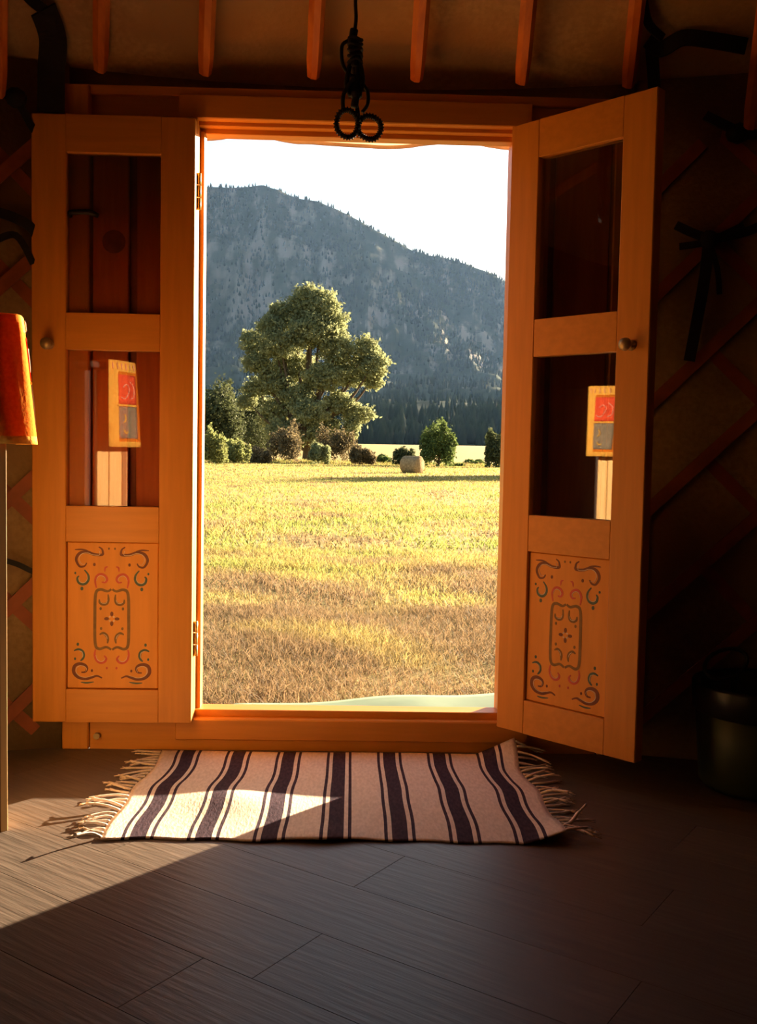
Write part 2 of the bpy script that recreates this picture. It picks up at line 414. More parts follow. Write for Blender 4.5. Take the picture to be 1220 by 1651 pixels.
def leaf(name, hinge, du, dw, label, knob_dark=False):
    hinge = Vector(hinge); du = Vector(du).normalized(); dw = Vector(dw).normalized()
    root = thing(name, hinge, label, 'door', kind='structure')
    Mx = lambda c: hinge+du*c.x+dw*c.y+Vector((0, 0, c.z))
    T = .04
    Z = [LZ0, LZ0+.104, LZ0+.563, LZ0+.673, LZ0+1.149, LZ0+1.26, LZ0+1.737, LZ0+LH]
    U = [0.0025, .105, .388, LW]
    boxo('stile', (U[0], 0, Z[0]), (U[1], T, Z[7]), M_or_v, root, .0025, Mx)
    boxo('stile', (U[2], 0, Z[0]), (U[3], T, Z[7]), M_or_v, root, .0025, Mx)
    for a, b in ((0, 1), (2, 3), (4, 5), (6, 7)):
        boxo('rail', (U[1], .0006, Z[a]), (U[2], T-.0006, Z[b]), M_or_h, root, .001, Mx)
    for a, b in ((3, 4), (5, 6)):
        boxo('glass_pane', (U[1]-.004, .019, Z[a]-.004), (U[2]+.004, .0225, Z[b]+.004), M_glass, root, 0, Mx)
    pn = boxo('painted_panel', (U[1]+.0015, .009, Z[1]+.0015), (U[2]-.0015, .030, Z[2]-.0015), M_or_panel, root, .003, Mx)
    # painted ornament: thin ribbons of paint lying on the panel
    pu0, pu1, pz0, pz1 = U[1], U[2], Z[1], Z[2]
    flip = 1 if du.x < 0 else -1
    def P2(x, y, lift=.0006):
        fx = (x-100)/910.; fy = (y-80)/1465.
        if flip > 0: u = pu1-(fx)*(pu1-pu0)      # left leaf: picture left is the free side
        else: u = pu0+fx*(pu1-pu0)
        return Mx(Vector((u, .009-lift, pz1-fy*(pz1-pz0))))
    def ribbon(bm, pts, w, lift):
        pts = [(p.x, p.y) for p in spline([(a, b, 0) for a, b in pts], 5)]; n = len(pts); prev = None
        for i, (x, y) in enumerate(pts):
            a = pts[max(i-1, 0)]; b = pts[min(i+1, n-1)]; dx, dy = b[0]-a[0], b[1]-a[1]; L = math.hypot(dx, dy) or 1
            t = i/(n-1); ww = w*(.45+.75*math.sin(PI*min(1, t*1.0)))
            nx, ny = -dy/L*ww, dx/L*ww
            cur = (bm.verts.new(P2(x+nx, y+ny, lift)), bm.verts.new(P2(x-nx, y-ny, lift)))
            if prev: bm.faces.new((prev[0], prev[1], cur[1], cur[0]))
            prev = cur
    def solid(bm):
        r = bmesh.ops.extrude_face_region(bm, geom=bm.faces[:])
        vs = [g for g in r['geom'] if isinstance(g, bmesh.types.BMVert)]
        bmesh.ops.translate(bm, verts=vs, vec=dw*.0009)
    for col, wd, pts in STROKES:
        for mir in (0, 1):
            pp = [(1090-x if mir else x, y) for x, y in pts]
            bm = bmesh.new(); ribbon(bm, pp, wd*1.35, .0006+.0002*mir); solid(bm); finish(bm, 'painted_scroll', PM[col], pn)
            if wd >= 9:      # pale highlight brushed along the inner side of the stroke
                cx = sum(p[0] for p in pp)/len(pp); cy = sum(p[1] for p in pp)/len(pp)
                q = [(x+(cx-x)*.22, y+(cy-y)*.22) for x, y in pp[1:-1]]
                bm = bmesh.new(); ribbon(bm, q, 2.6, .0011); solid(bm); finish(bm, 'painted_highlight', PM['white'], pn)
    bm = bmesh.new()
    for mir in (0, 1):
        pp = [(1090-x if mir else x, y) for x, y in FRAMEP]
        pts = [(p.x, p.y) for p in spline([(a, b, 0) for a, b in pp], 6)]; prev = None; n = len(pts)
        for i, (x, y) in enumerate(pts):
            a = pts[max(i-1, 0)]; b = pts[min(i+1, n-1)]; dx, dy = b[0]-a[0], b[1]-a[1]; L = math.hypot(dx, dy) or 1
            ww = 10+5*math.sin(PI*i/(n-1)); nx, ny = -dy/L*ww, dx/L*ww
            cur = (bm.verts.new(P2(x+nx, y+ny)), bm.verts.new(P2(x-nx, y-ny)))
            if prev: bm.faces.new((prev[0], prev[1], cur[1], cur[0]))
            prev = cur
    solid(bm); finish(bm, 'painted_border', M_polive, pn)
    def blob(bm, x, y, rx, ry, lift=.0008, n=10):
        bm.faces.new([bm.verts.new(P2(x+rx*math.cos(2*PI*k/n), y+ry*math.sin(2*PI*k/n), lift)) for k in range(n)])
    for col, x, y, r in DOTS:
        for mir in (0, 1):
            bm = bmesh.new(); blob(bm, 1090-x if mir else x, y, r, r*1.3); solid(bm); finish(bm, 'painted_dot', PM[col], pn)
    bm = bmesh.new()
    for dx, dy in ((0, -48), (0, 48), (-52, 0), (52, 0)): blob(bm, 545+dx, 842+dy, 16 if dx == 0 else 24, 24 if dx == 0 else 16)
    solid(bm); finish(bm, 'painted_flower', M_pbrown, pn)
    bm = bmesh.new()
    for dx, dy in ((-20, -20), (20, 20), (-20, 20), (20, -20)): blob(bm, 545+dx, 842+dy, 9, 9, .001)
    solid(bm); finish(bm, 'painted_flower_dot', M_pwhite, pn)
    # knob on the free stile
    kp = Mx(Vector((.437, 0, LZ0+1.142+.02)))
    bm = bmesh.new(); lathe(bm, [(0, -.001), (.015, -.001), (.015, .003), (.007, .006), (.006, .016), (.013, .022), (.0185, .032), (.0165, .042), (.008, .047), (0, .048)], kp, -dw, 20)
    finish(bm, 'knob', M_knob, root, True)
    # barrel hinges on the hinge edge
    for zc in (LZ0+.26, LZ0+1.66-.02):
        bm = bmesh.new(); c = Mx(Vector((-.004, T+.002, zc)))
        tube(bm, [c+Vector((0, 0, -.055)), c+Vector((0, 0, -.02))], .0065, 10)
        tube(bm, [c+Vector((0, 0, -.018)), c+Vector((0, 0, .018))], .0065, 10)
        tube(bm, [c+Vector((0, 0, .02)), c+Vector((0, 0, .055))], .0065, 10)
        finish(bm, 'hinge', M_iron if False else M_brass, root)
    return root
leaf('door_1', (-W2, -.005, 0), (-1, -.0037, 0), (-.0037, 1, 0), 'left orange door leaf folded back flat with two panes and a painted panel')
AR = .8129
leaf('door_2', (W2, 0, 0), (math.cos(AR), -math.sin(AR), 0), (math.sin(AR), math.cos(AR), 0), 'right orange door leaf standing half open towards the room')

# ------------------------------------------------------------ LATTICE WALLS
def lattice(name, side, zr, zl, label):
    # zr, zl: height of one rising / falling lath at phi = side*PHI0
    PHI0 = math.asin(1.105/RW)*side; lo, hi = (PD+.014, 1.1); SP = .333; H = 1.95
    root = thing(name, wcyl(side*.6, 0, RW-.01), label, 'lattice')
    for fam, z0, rad, sg in (('a', zr, RW-.012, 1), ('b', zl, RW+.006, -1)):
        for k in range(-16, 18):
            pts = []
            zb = z0+k*SP
            n = 60
            for i in range(n+1):
                ph = side*(lo+(hi-lo)*i/n); z = zb+sg*RW*(ph-PHI0)*1.0
                if 0.015 <= z <= H: pts.append((ph, z))
            if len(pts) < 3: continue
            pts = pts[::3]+([pts[-1]] if (len(pts)-1) % 3 else [])
            bm = bmesh.new(); prev = None; hw, th = .019*math.sqrt(2)/1.0, .006
            for i, (ph, z) in enumerate(pts):
                # lath cross-section: half width measured along the wall, perpendicular to its run
                dphi = (hw*.5)/RW; dz = hw*.5
                a = ph-sg*dphi; b = ph+sg*dphi
                ring = [bm.verts.new(wcyl(a, z+dz, rad-th)), bm.verts.new(wcyl(b, z-dz, rad-th)), bm.verts.new(wcyl(b, z-dz, rad+th)), bm.verts.new(wcyl(a, z+dz, rad+th))]
                if prev:
                    for q in range(4): bm.faces.new((prev[q], prev[(q+1) % 4], ring[(q+1) % 4], ring[q]))
                else: bm.faces.new(ring)
                prev = ring
            bm.faces.new(prev[::-1])
            finish(bm, 'lath', M_lath, root)
    return root
lattice('wall_lattice', 1, 1.619, 1.619, 'crossed red-brown wooden wall laths to the right of the open right door')
lattice('wall_lattice', -1, .72, .20, 'crossed red-brown wooden wall laths at the left edge behind the folded back door')

# ------------------------------------------------------------ STRAPS, CORDS
def strap(name, pts, wid, th, label, cat='strap', group=None, root=None, mt=None, nrm=None):
    pts = spline(pts, 6); bm = bmesh.new(); prev = None; n = len(pts)
    for i, p in enumerate(pts):
        t = (pts[min(i+1, n-1)]-pts[max(i-1, 0)]).normalized()
        ctr = Vector((0, CY, p.z)); out = (p-ctr).normalized() if nrm is None else nrm
        s = t.cross(out).normalized(); o2 = s.cross(t).normalized()
        ring = [bm.verts.new(p+s*wid/2+o2*th/2), bm.verts.new(p-s*wid/2+o2*th/2), bm.verts.new(p-s*wid/2-o2*th/2), bm.verts.new(p+s*wid/2-o2*th/2)]
        if prev:
            for q in range(4): bm.faces.new((prev[q], prev[(q+1) % 4], ring[(q+1) % 4], ring[q]))
        else: bm.faces.new(ring)
        prev = ring
    bm.faces.new(prev[::-1]); o = finish(bm, name, mt or M_web, root)
    if root is None: tag(o, label, cat, group)
    return o
V_ = Vector
t = thing('roof_strap', (-.90, .0, 1.95), 'wide black strap hanging from the roof left of the lintel', 'strap')
strap('strap_band', [V_((-.885, -.15, 2.185)), V_((-.887, -.056, 2.145)), V_((-.905, -.01, 2.07)), V_((-.909, .0, 1.95))], .078, .006, '', root=t)
strap('strap_tail', [V_((-.95, -.25, 2.235)), V_((-.911, -.176, 2.20)), V_((-.881, -.133, 2.182)), V_((-.885, -.07, 2.15))], .032, .005, '', root=t)
t = thing('roof_strap', (.92, .0, 2.0), 'black strap knotted beside the right door top and running to the rightmost pole', 'strap')
strap('strap_band', [V_((.855, -.103, 2.172)), V_((.897, -.09, 2.152)), V_((.947, -.13, 2.168)), V_((1.015, -.144, 2.160)), V_((1.125, -.155, 2.14))], .045, .008, '', root=t)
strap('strap_tail', [V_((.868, -.09, 2.165)), V_((.894, -.026, 2.125)), V_((.913, .008, 2.05))], .036, .008, '', root=t)
strap('strap_tail', [V_((.80, -.225, 2.238)), V_((.839, -.153, 2.198)), V_((.893, -.117, 2.172))], .024, .008, '', root=t)
t = thing('lath_tie', cyl(.435, 1.20, 2.56), 'black cord tied round the lath crossing with a long tail hanging down', 'cord')
bm = bmesh.new(); lathe(bm, [(0, -.03), (.022, -.02), (.03, 0), (.022, .02), (0, .03)], cyl(.435, 1.615, 2.565), (0.4, -.9, 0), 10); finish(bm, 'knot', M_web, t)
strap('cord_tail', [cyl(.435, 1.61, 2.56), cyl(.432, 1.5, 2.555), cyl(.424, 1.36, 2.56), cyl(.417, 1.25, 2.565)], .034, .008, '', root=t)
strap('cord_tail', [cyl(.437, 1.60, 2.56), cyl(.447, 1.52, 2.555), cyl(.450, 1.45, 2.56)], .016, .006, '', root=t)
strap('cord_wrap', [cyl(.395, 1.665, 2.575), cyl(.435, 1.62, 2.56), cyl(.475, 1.635, 2.575), cyl(.50, 1.66, 2.58)], .026, .008, '', root=t)
strap('cord_wrap', [cyl(.40, 1.60, 2.575), cyl(.435, 1.61, 2.56), cyl(.475, 1.655, 2.57)], .02, .008, '', root=t)
t = thing('lath_tie', cyl(.46, 1.90, 2.56), 'black cord bunched round the lath tops under the rightmost pole', 'cord')
bm = bmesh.new(); lathe(bm, [(0, -.04), (.02, -.03), (.032, 0), (.02, .03), (0, .04)], cyl(.465, 1.925, 2.56), (1, 0, 0.1), 10); finish(bm, 'knot', M_web, t)
strap('cord_wrap', [cyl(.425, 1.99, 2.575), cyl(.45, 1.95, 2.56), cyl(.475, 1.92, 2.56), cyl(.51, 1.92, 2.57)], .028, .008, '', root=t)
t = thing('lath_tie', cyl(-.41, 1.9, 2.56), 'black cord wound round the pole foot at the left edge', 'cord')
bm = bmesh.new(); lathe(bm, [(0, -.03), (.022, -.02), (.032, 0), (.022, .02), (0, .03)], cyl(-.405, 1.98, 2.545), (0.4, -.9, 0), 10); finish(bm, 'knot', M_web, t)
strap('cord_wrap', [cyl(-.43, 1.99, 2.55), cyl(-.405, 1.97, 2.54), cyl(-.385, 1.90, 2.56), cyl(-.36, 1.83, 2.57)], .022, .008, '', root=t)
t = thing('lath_tie', cyl(-.41, .58, 2.56), 'thin black cord tied along the laths between the cabinet and the left door', 'cord')
strap('cord_wrap', [cyl(-.43, .61, 2.57), cyl(-.405, .59, 2.565), cyl(-.385, .565, 2.565), cyl(-.36, .545, 2.575)], .016, .008, '', root=t)
t = thing('lath_tie', cyl(-.41, 1.6, 2.56), 'dark cord bunched on the laths left of the upper left pane', 'cord')
strap('cord_wrap', [cyl(-.43, 1.65, 2.57), cyl(-.405, 1.63, 2.555), cyl(-.385, 1.60, 2.56), cyl(-.36, 1.50, 2.575)], .03, .008, '', root=t)
strap('cord_wrap', [cyl(-.43, 1.56, 2.57), cyl(-.405, 1.58, 2.555), cyl(-.385, 1.50, 2.56)], .02, .008, '', root=t)

# hanging cord tassel in the doorway
YT = -.35
t = thing('hanging_cord', (0, YT, 1.79), 'black cord tassel with two loops hanging in front of the lintel', 'cord')
V3 = lambda x, z, dy=0: (x, YT+dy, z)
bm = bmesh.new(); tube(bm, spline([V3(-.002, 2.255), V3(-.0015, 2.15), V3(.001, 2.10), V3(-.003, 2.06)], 5), .0048, 8); finish(bm, 'cord', M_rope, t, True)
bm = bmesh.new()
tube(bm, spline([V3(-.003, 2.075), V3(-.006, 2.05), V3(-.001, 2.02), V3(.002, 1.995), V3(0, 1.975)], 5), [.005]+[.011]*5+[.016]*8+[.013]*7, 10)
for k in range(5):
    zc = 2.045-k*.014; pts = [V3(.017*math.cos(a), zc+.004*math.sin(a*2+k), .017*math.sin(a)) for a in [2*PI*q/14 for q in range(14)]]
    tube(bm, pts, .005, 6, True)
finish(bm, 'knot', M_rope, t, True)
bm = bmesh.new(); tube(bm, spline([V3(-.012, 2.045), V3(-.033, 2.033), V3(-.036, 2.005), V3(-.03, 1.975), V3(-.014, 1.955), V3(0, 1.95)], 5), .005, 8); finish(bm, 'side_loop', M_rope, t, True)
bm = bmesh.new(); tube(bm, spline([V3(0, 1.99, .01), V3(.006, 1.96, .015), V3(.002, 1.93, .01), V3(.004, 1.90), V3(.0, 1.87)], 5), [.014]*5+[.012]*5+[.017]*6+[.010]*5, 10)
for sx, zz in ((-.012, 1.93), (.012, 1.94), (.004, 1.965)):
    tube(bm, spline([V3(sx, 1.99), V3(sx*1.8, zz), V3(sx*.8, 1.90)], 5), .0065, 8)
finish(bm, 'cord_bundle', M_rope, t, True)
def loop(cx, cz, rx, rz, dy, top):
    bm = bmesh.new()
    pts = [V3(cx+rx*math.sin(a), cz+rz*math.cos(a), dy+.004*math.sin(3*a)) for a in [2*PI*q/28 for q in range(28)]]
    tube(bm, pts, .0058, 8, True)
    for q in range(28):
        a = 2*PI*q/28; p = pts[q]
        rr = [Vector(p)+Vector((.0068*math.sin(a)*math.cos(b), .0068*math.sin(b), .0068*math.cos(a)*math.cos(b))) for b in [2*PI*k/6 for k in range(6)]]
        tube(bm, rr, .0022, 5, True)
    finish(bm, 'cord_loop', M_rope, t, True)
loop(-.018, 1.827, .029, .036, .0, 0); loop(.042, 1.822, .031, .031, .012, 0)
bm = bmesh.new(); tube(bm, spline([V3(-.004, 1.94, -.01), V3(-.028, 1.90, -.012), V3(-.03, 1.865, -.01)], 5), .0055, 8); tube(bm, spline([V3(-.002, 1.90, .012), V3(.008, 1.87, .012), V3(.013, 1.83, .012)], 5), .006, 8)
tube(bm, spline([V3(.012, 1.945, .01), V3(.034, 1.92, .016), V3(.036, 1.885, .016), V3(.022, 1.862, .012)], 5), .005, 8)
finish(bm, 'cord_strand', M_rope, t, True)

# ------------------------------------------------------------ CABINET AND CLOTH (left edge)
nC = Vector((.73, .68, 0)).normalized(); tC = Vector((nC.y, -nC.x, 0))     # front normal, along front towards the room
B0 = Vector((-.826, -.628, 0))
def MC(c): return B0+tC*c.x+nC*c.y+Vector((0, 0, c.z))      # x<=0 along front, y<=0 behind front
cab = thing('side_cabinet', B0, 'tall pale wooden cabinet cut by the left edge of the picture', 'cabinet')
CW, CD, CT = .52, .36, 1.262
boxo('top', (-CW-.02, -CD, CT-.024), (.004, .012, CT), M_cabshade, cab, .003, MC)
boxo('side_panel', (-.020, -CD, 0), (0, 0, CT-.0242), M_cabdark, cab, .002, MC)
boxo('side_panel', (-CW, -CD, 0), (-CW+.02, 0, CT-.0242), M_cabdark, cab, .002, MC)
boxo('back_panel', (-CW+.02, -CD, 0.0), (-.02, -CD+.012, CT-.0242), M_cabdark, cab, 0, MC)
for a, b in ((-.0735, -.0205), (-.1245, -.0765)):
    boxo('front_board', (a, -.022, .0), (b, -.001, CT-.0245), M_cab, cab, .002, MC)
boxo('door', (-CW+.021, -.054, .06), (-.132, -.034, CT-.03), M_cabshade, cab, .002, MC)
boxo('plinth', (-CW+.021, -.06, .0), (-.132, -.045, .06), M_cabshade, cab, 0, MC)
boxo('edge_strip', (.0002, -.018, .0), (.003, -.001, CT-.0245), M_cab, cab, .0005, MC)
# cloth: runner lying over the near corner of the top, hanging over the front and the end
cl = thing('embroidered_cloth', MC(Vector((0, 0, .95))), 'orange embroidered cloth draped over the cabinet top at the left edge', 'cloth')
HB = .952
RIM = [(-.140, -.133, .080), (-.10, -.094, .078), (-.05, -.040, .062), (-.015, .006, .036), (0, .026, .016), (.03, .020, -.014), (.08, .008, -.06), (.34, .008, -.33)]
HEM = [(-.140, -.133, .084), (-.10, -.095, .089), (-.05, -.046, .090), (-.015, -.004, .080), (0, .018, .062), (.03, .026, .028), (.08, .020, -.02), (.34, .022, -.30)]
def clothpt(s, h):
    """s along the rim (s<0 front side, s>0 end side), h 0 at rim .. 1 at hem"""
    a = [np.interp(s, [q[0] for q in RIM], [q[k] for q in RIM]) for k in (1, 2)]
    b = [np.interp(s, [q[0] for q in HEM], [q[k] for q in HEM]) for k in (1, 2)]
    g = h**.8; wv = .006*math.sin(s*60+h*2.0)*h
    return MC(Vector((a[0]+(b[0]-a[0])*g+(wv if s > .02 else 0), a[1]+(b[1]-a[1])*g+(wv*.5 if s < -.02 else 0), CT+.003-(CT-HB)*h)))
nS1, nS2, nH = 14, 34, 16
SF, SE = .140, .34
ss = [-SF+SF*i/nS1 for i in range(nS1)]+[SE*i/nS2 for i in range(nS2+1)]
bm = bmesh.new(); G = [[bm.verts.new(clothpt(s, j/nH)) for j in range(nH+1)] for s in ss]
for i in range(len(ss)-1):
    for j in range(nH):
        f = bm.faces.new((G[i][j], G[i+1][j], G[i+1][j+1], G[i][j+1])); f.smooth = True
        s = (ss[i]+ss[i+1])/2; h = (j+.5)/nH
        f.material_index = 0
        if h > .945: f.material_index = 1
        if s < -.005 and (s < -.105 or h < .10): f.material_index = 1
# top sheet
for i in range(len(ss)-1):
    a, b = G[i][0], G[i+1][0]
    def inner(s):
        return MC(Vector((-.133, max(-.33, -.01-max(0, s)), CT+.003)))
    ca = bm.verts.new(inner(ss[i])); cb = bm.verts.new(inner(ss[i+1]))
    if (ca.co-cb.co).length > 1e-6: bm.faces.new((a, b, cb, ca))
    else: bm.faces.new((a, b, ca))
bmesh.ops.remove_doubles(bm, verts=bm.verts, dist=1e-5)
o = finish(bm, 'drape', [M_cloth, M_clothy], cl)
mo = o.modifiers.new('t', 'SOLIDIFY'); mo.thickness = .0016; mo.offset = 0
def patch(name, s0, s1, h0, h1, mt, n=8, lift=.0025):
    bm = bmesh.new(); A = [[bm.verts.new(clothpt(s0+(s1-s0)*i/n, h0+(h1-h0)*j/n)+nC*lift) for j in range(n+1)] for i in range(n+1)]
    for i in range(n):
        for j in range(n): bm.faces.new((A[i][j], A[i+1][j], A[i+1][j+1], A[i][j+1])).smooth = True
    o = finish(bm, name, mt, cl); mo = o.modifiers.new('t', 'SOLIDIFY'); mo.thickness = .001; mo.offset = 0
patch('red_panel', -.100, -.018, .16, .50, M_clothr); patch('grey_panel', -.100, -.018, .53, .90, M_clothg)
patch('pale_stitching', -.104, -.014, .505, .525, M_clothy, lift=.003)
def motif(name, pts, wd, mt, lift=.004):
    bm = bmesh.new(); tube(bm, [clothpt(s, h)+nC*lift for s, h in [(p.x, p.y) for p in spline([(a, b, 0) for a, b in pts], 5)]], wd, 6); finish(bm, name, mt, cl, True)
motif('stitched_scroll', [(-.09, .42), (-.075, .44), (-.06, .40), (-.05, .32), (-.065, .27), (-.08, .31)], .002, M_clothp)
motif('stitched_scroll', [(-.045, .24), (-.03, .30), (-.03, .40), (-.045, .44)], .002, M_clothp)
motif('stitched_leaf', [(-.075, .62), (-.07, .68), (-.08, .72)], .003, M_clothy); motif('stitched_leaf', [(-.08, .80), (-.07, .84), (-.06, .82)], .003, M_clothy)
for k in range(6): motif('stitched_ray', [(-.125+.02*k, .03), (-.122+.02*k, .10)], .0016, M_clothp)

# ------------------------------------------------------------ RUG
def rugz(x, y):
    z = .001+.004*max(0, math.sin((y+.25)*14))*math.exp(-((y+.26)/.12)**2)
    z += .002*(1+math.sin(x*9+y*6))*.5
    c = math.exp(-(((x+.28)/.13)**2+((y+.42)/.10)**2)); z += .009*c
    c = math.exp(-(((x+.05)/.10)**2+((y+.66)/.06)**2)); z += .008*c
    # lifted far right corner and near right corner
    tt = max(0, (x-.42)/.14)*max(0, (y+.14)/.14); z += .055*min(1.3, tt)
    tt = max(0, (x-.44)/.12)*max(0, (-.52-y)/.15); z += .03*min(1.2, tt)
    return z
def rugx(x, y):
    # ripple of the weave across the fold
    k = 0.020*math.tanh((y+.27)/.05)*(x/.6)
    return x*(1+.0)-k*.5
X0, X1, RY0, RY1 = -.575, .545, -.688, .018
cuts = {X0, X1}; stripes = []
for c in [-.488+.158*i for i in range(7)]:
    for a, b in ((-.0385, -.030), (-.0195, .0195), (.030, .0385)):
        stripes.append((c+a, c+b)); cuts |= {c+a, c+b}
xs = sorted(cuts); full = [xs[0]]
for a, b in zip(xs, xs[1:]):
    n = max(1, int((b-a)/.012)); full += [a+(b-a)*k/n for k in range(1, n+1)]
NY = 56; V = []; Fc = []; MI = []
for x in full:
    for j in range(NY+1):
        y = RY0+(RY1-RY0)*j/NY
        ex = .008*math.sin(y*21+x*3)*abs(x); ey = .006*math.sin(x*11)+.004*math.sin(x*37)
        yy = y+ey*(1 if j < NY/2 else .3)
        if yy > .018: yy = .018
        V.append((rugx(x, y)+ex, yy, rugz(x, y)))
for i in range(len(full)-1):
    xm = (full[i]+full[i+1])/2; dark = any(a < xm < b for a, b in stripes)
    for j in range(NY):
        a = i*(NY+1)+j; Fc.append((a, a+NY+1, a+NY+2, a+1)); MI.append(1 if dark else 0)
rug = thing('striped_rug', (0, -.33, 0), 'pale woven rug with dark stripes and fringed ends before the sill', 'rug')
o = np_mesh('weave', V, Fc, [M_wool, M_wooldark], rug, smooth=True, mi=MI)
mo = o.modifiers.new('t', 'SOLIDIFY'); mo.thickness = .003; mo.offset = 1
random.seed(4)
for s, xe in ((-1, X0), (1, X1)):
    for k in range(27):
        y = RY0+.012+(RY1-RY0-.03)*k/26; base = Vector((rugx(xe, y)+.008*math.sin(y*21+xe*3)*abs(xe), y, rugz(xe, y)+.002))
        L = random.uniform(.045, .085); dy = random.uniform(-.05, .03); lift = random.choice([0, 0, .008, .02]) if s > 0 else random.choice([0, 0, .006, .02])
        tgt = base+Vector((s*L, dy, 0)); zz = max(.004, base.z*.3)
        mid = base+Vector((s*L*.45, dy*.2, 0)); mid.z = max(.005, base.z*.7)+lift*.6; tgt.z = zz+lift
        bm = bmesh.new(); tube(bm, spline([base, mid, tgt], 4), [.0042]*4+[.0034]*3+[.0038]*2, 5)
        for q in (-1, 1):
            tube(bm, [tgt-(tgt-mid).normalized()*.006, tgt+Vector((s*random.uniform(.01, .02), q*random.uniform(.004, .012), -min(lift, .004)))], [.0026, .0012], 4)
        finish(bm, 'fringe_strand', M_wool, rug, True)
# one long loose corner strand
bm = bmesh.new(); tube(bm, spline([(.535, -.64, .016), (.58, -.60, .02), (.61, -.555, .028), (.64, -.52, .04)], 5), [.006]*5+[.005]*6+[.003]*5, 6); finish(bm, 'fringe_strand', M_wool, rug, True)

# ------------------------------------------------------------ BIN (right, in the dark)
bp = Vector((1.20, -.255, 0))
b_ = thing('waste_bin', bp, 'dark green bin with a black liner folded over the rim in the dark right corner', 'bin')
bm = bmesh.new(); lathe(bm, [(0, .004), (.145, .004), (.160, .02), (.180, .29), (.175, .29), (.155, .025), (0, .02)], bp, seg=32); finish(bm, 'bucket', M_green, b_, True)
bm = bmesh.new(); lathe(bm, [(.1795, .225), (.184, .23), (.1875, .30), (.183, .31), (.165, .30), (.160, .12)], bp, seg=32); finish(bm, 'liner', M_black, b_, True)
bm = bmesh.new(); c = bp+Vector((-.125, -.06, .375)); tube(bm, [c+Vector((.060*math.cos(a), .02*math.sin(a), .036*math.sin(a)+.016*math.cos(a))) for a in [2*PI*k/24 for k in range(24)]], .006, 8, True)
finish(bm, 'handle_ring', M_black, b_, True)
bm = bmesh.new(); tube(bm, spline([c+Vector((.02, 0, -.034)), c+Vector((.03, .01, -.055)), bp+Vector((-.09, -.04, .25))], 4), .010, 8); finish(bm, 'handle_stem', M_black, b_, True)

# ------------------------------------------------------------ OUTSIDE: flap, tarpaulin, field
bm = bmesh.new(); A = []
for k in range(81):
    x = -.62+1.24*k/80
    prof = [(-.62, 1.965), (-.473, 1.964), (-.433, 1.969), (-.382, 1.98), (-.321, 1.982), (-.27, 1.977), (-.188, 1.963), (-.106, 1.958), (.079, 1.956), (.182, 1.959), (.264, 1.969), (.347, 1.982), (.398, 1.979), (.44, 1.970), (.502, 1.962), (.62, 1.96)]
    zb = np.interp(x, [p[0] for p in prof], [p[1] for p in prof])+.001*math.sin(x*33)
    yb = .285+.008*math.sin(x*19)
    A.append([bm.verts.new((x, .262, 2.10)), bm.verts.new((x, .275, 2.04)), bm.verts.new((x, yb, zb+.012)), bm.verts.new((x, yb-.006, zb)), bm.verts.new((x, yb-.014, zb+.010))])
for a, b in zip(A, A[1:]):
    for i in range(4): bm.faces.new((a[i], a[i+1], b[i+1], b[i]))
o = finish(bm, 'canvas_flap', M_flap, None, True); tag(o, 'pale canvas flap with a wavy lower edge rolled above the outside of the doorway', 'flap')

GZ = -.25
def gz(x, y):
    d = math.hypot(x, y+3)
    z = GZ
    if d > 112: z += (min(d, 600)-112)*.0145+ .2*math.sin(x*.02)*min(1, (d-112)/100)
    z += .005*math.sin(x*.9+1)*math.sin(y*.7)*(1 if d < 100 else 0)
    return z
V = []; Fc = []
rad = [0.5]+[1.8*1.075**k for k in range(82)]; rad = [r for r in rad if r < 640]+[640]
azs = np.radians(np.linspace(-75, 75, 61))
for r in rad:
    for a in azs:
        x, y = r*math.sin(a), r*math.cos(a)+.3-.2; V.append((x, y, gz(x, y)-(.0 if r > 1 else 0)))
na = len(azs)
for i in range(len(rad)-1):
    for j in range(na-1): a = i*na+j; Fc.append((a, a+1, a+na+1, a+na))
V = [(x, y, z) for x, y, z in V]
o = np_mesh('ground', V, Fc, M_soil, smooth=True, kind='structure'); o['label'] = 'open hay field beyond the doorway'

# deck under the yurt, closing the gap to the ground
bm = bmesh.new(); lathe(bm, [(3.61, -.4), (3.61, -.075), (0, -.075)], (0, CY, 0), seg=64)
o = finish(bm, 'trim_5', M_gap, None, True, 'structure'); o['label'] = 'wooden base under the round floor'
boxo('threshold_step', (-.6, YS+.001, -.2), (.6, YS+.03, .07), M_or_h, fr)

# tarpaulin
V = []; Fc = []; n1, n2 = 40, 20
pa, pb, pc, pd = Vector((-.36, 1.42, 0)), Vector((1.9, 2.02, 0)), Vector((2.1, .5, 0)), Vector((-.75, .45, 0))
pa = Vector((-.50, 1.33, 0)); pb = Vector((2.2, 1.98, 0))
for i in range(n1+1):
    for j in range(n2+1):
        u, v = i/n1, j/n2; p = (pd.lerp(pc, u)).lerp(pa.lerp(pb, u), v)
        V.append((p.x, p.y+.02*math.sin(p.x*7)*v, GZ+.062+.004*math.sin(p.x*9+p.y*4)+.004*math.sin(p.x*3-p.y*13)))
for i in range(n1):
    for j in range(n2): a = i*(n2+1)+j; Fc.append((a, a+n2+1, a+n2+2, a+1))
o = np_mesh('ground_sheet', V, Fc, M_tarp, smooth=True, base=(.7, 1.2, GZ)); tag(o, 'pale green ground sheet on the grass just outside the sill', 'ground sheet')
mo = o.modifiers.new('t', 'SOLIDIFY'); mo.thickness = .02; mo.offset = -1

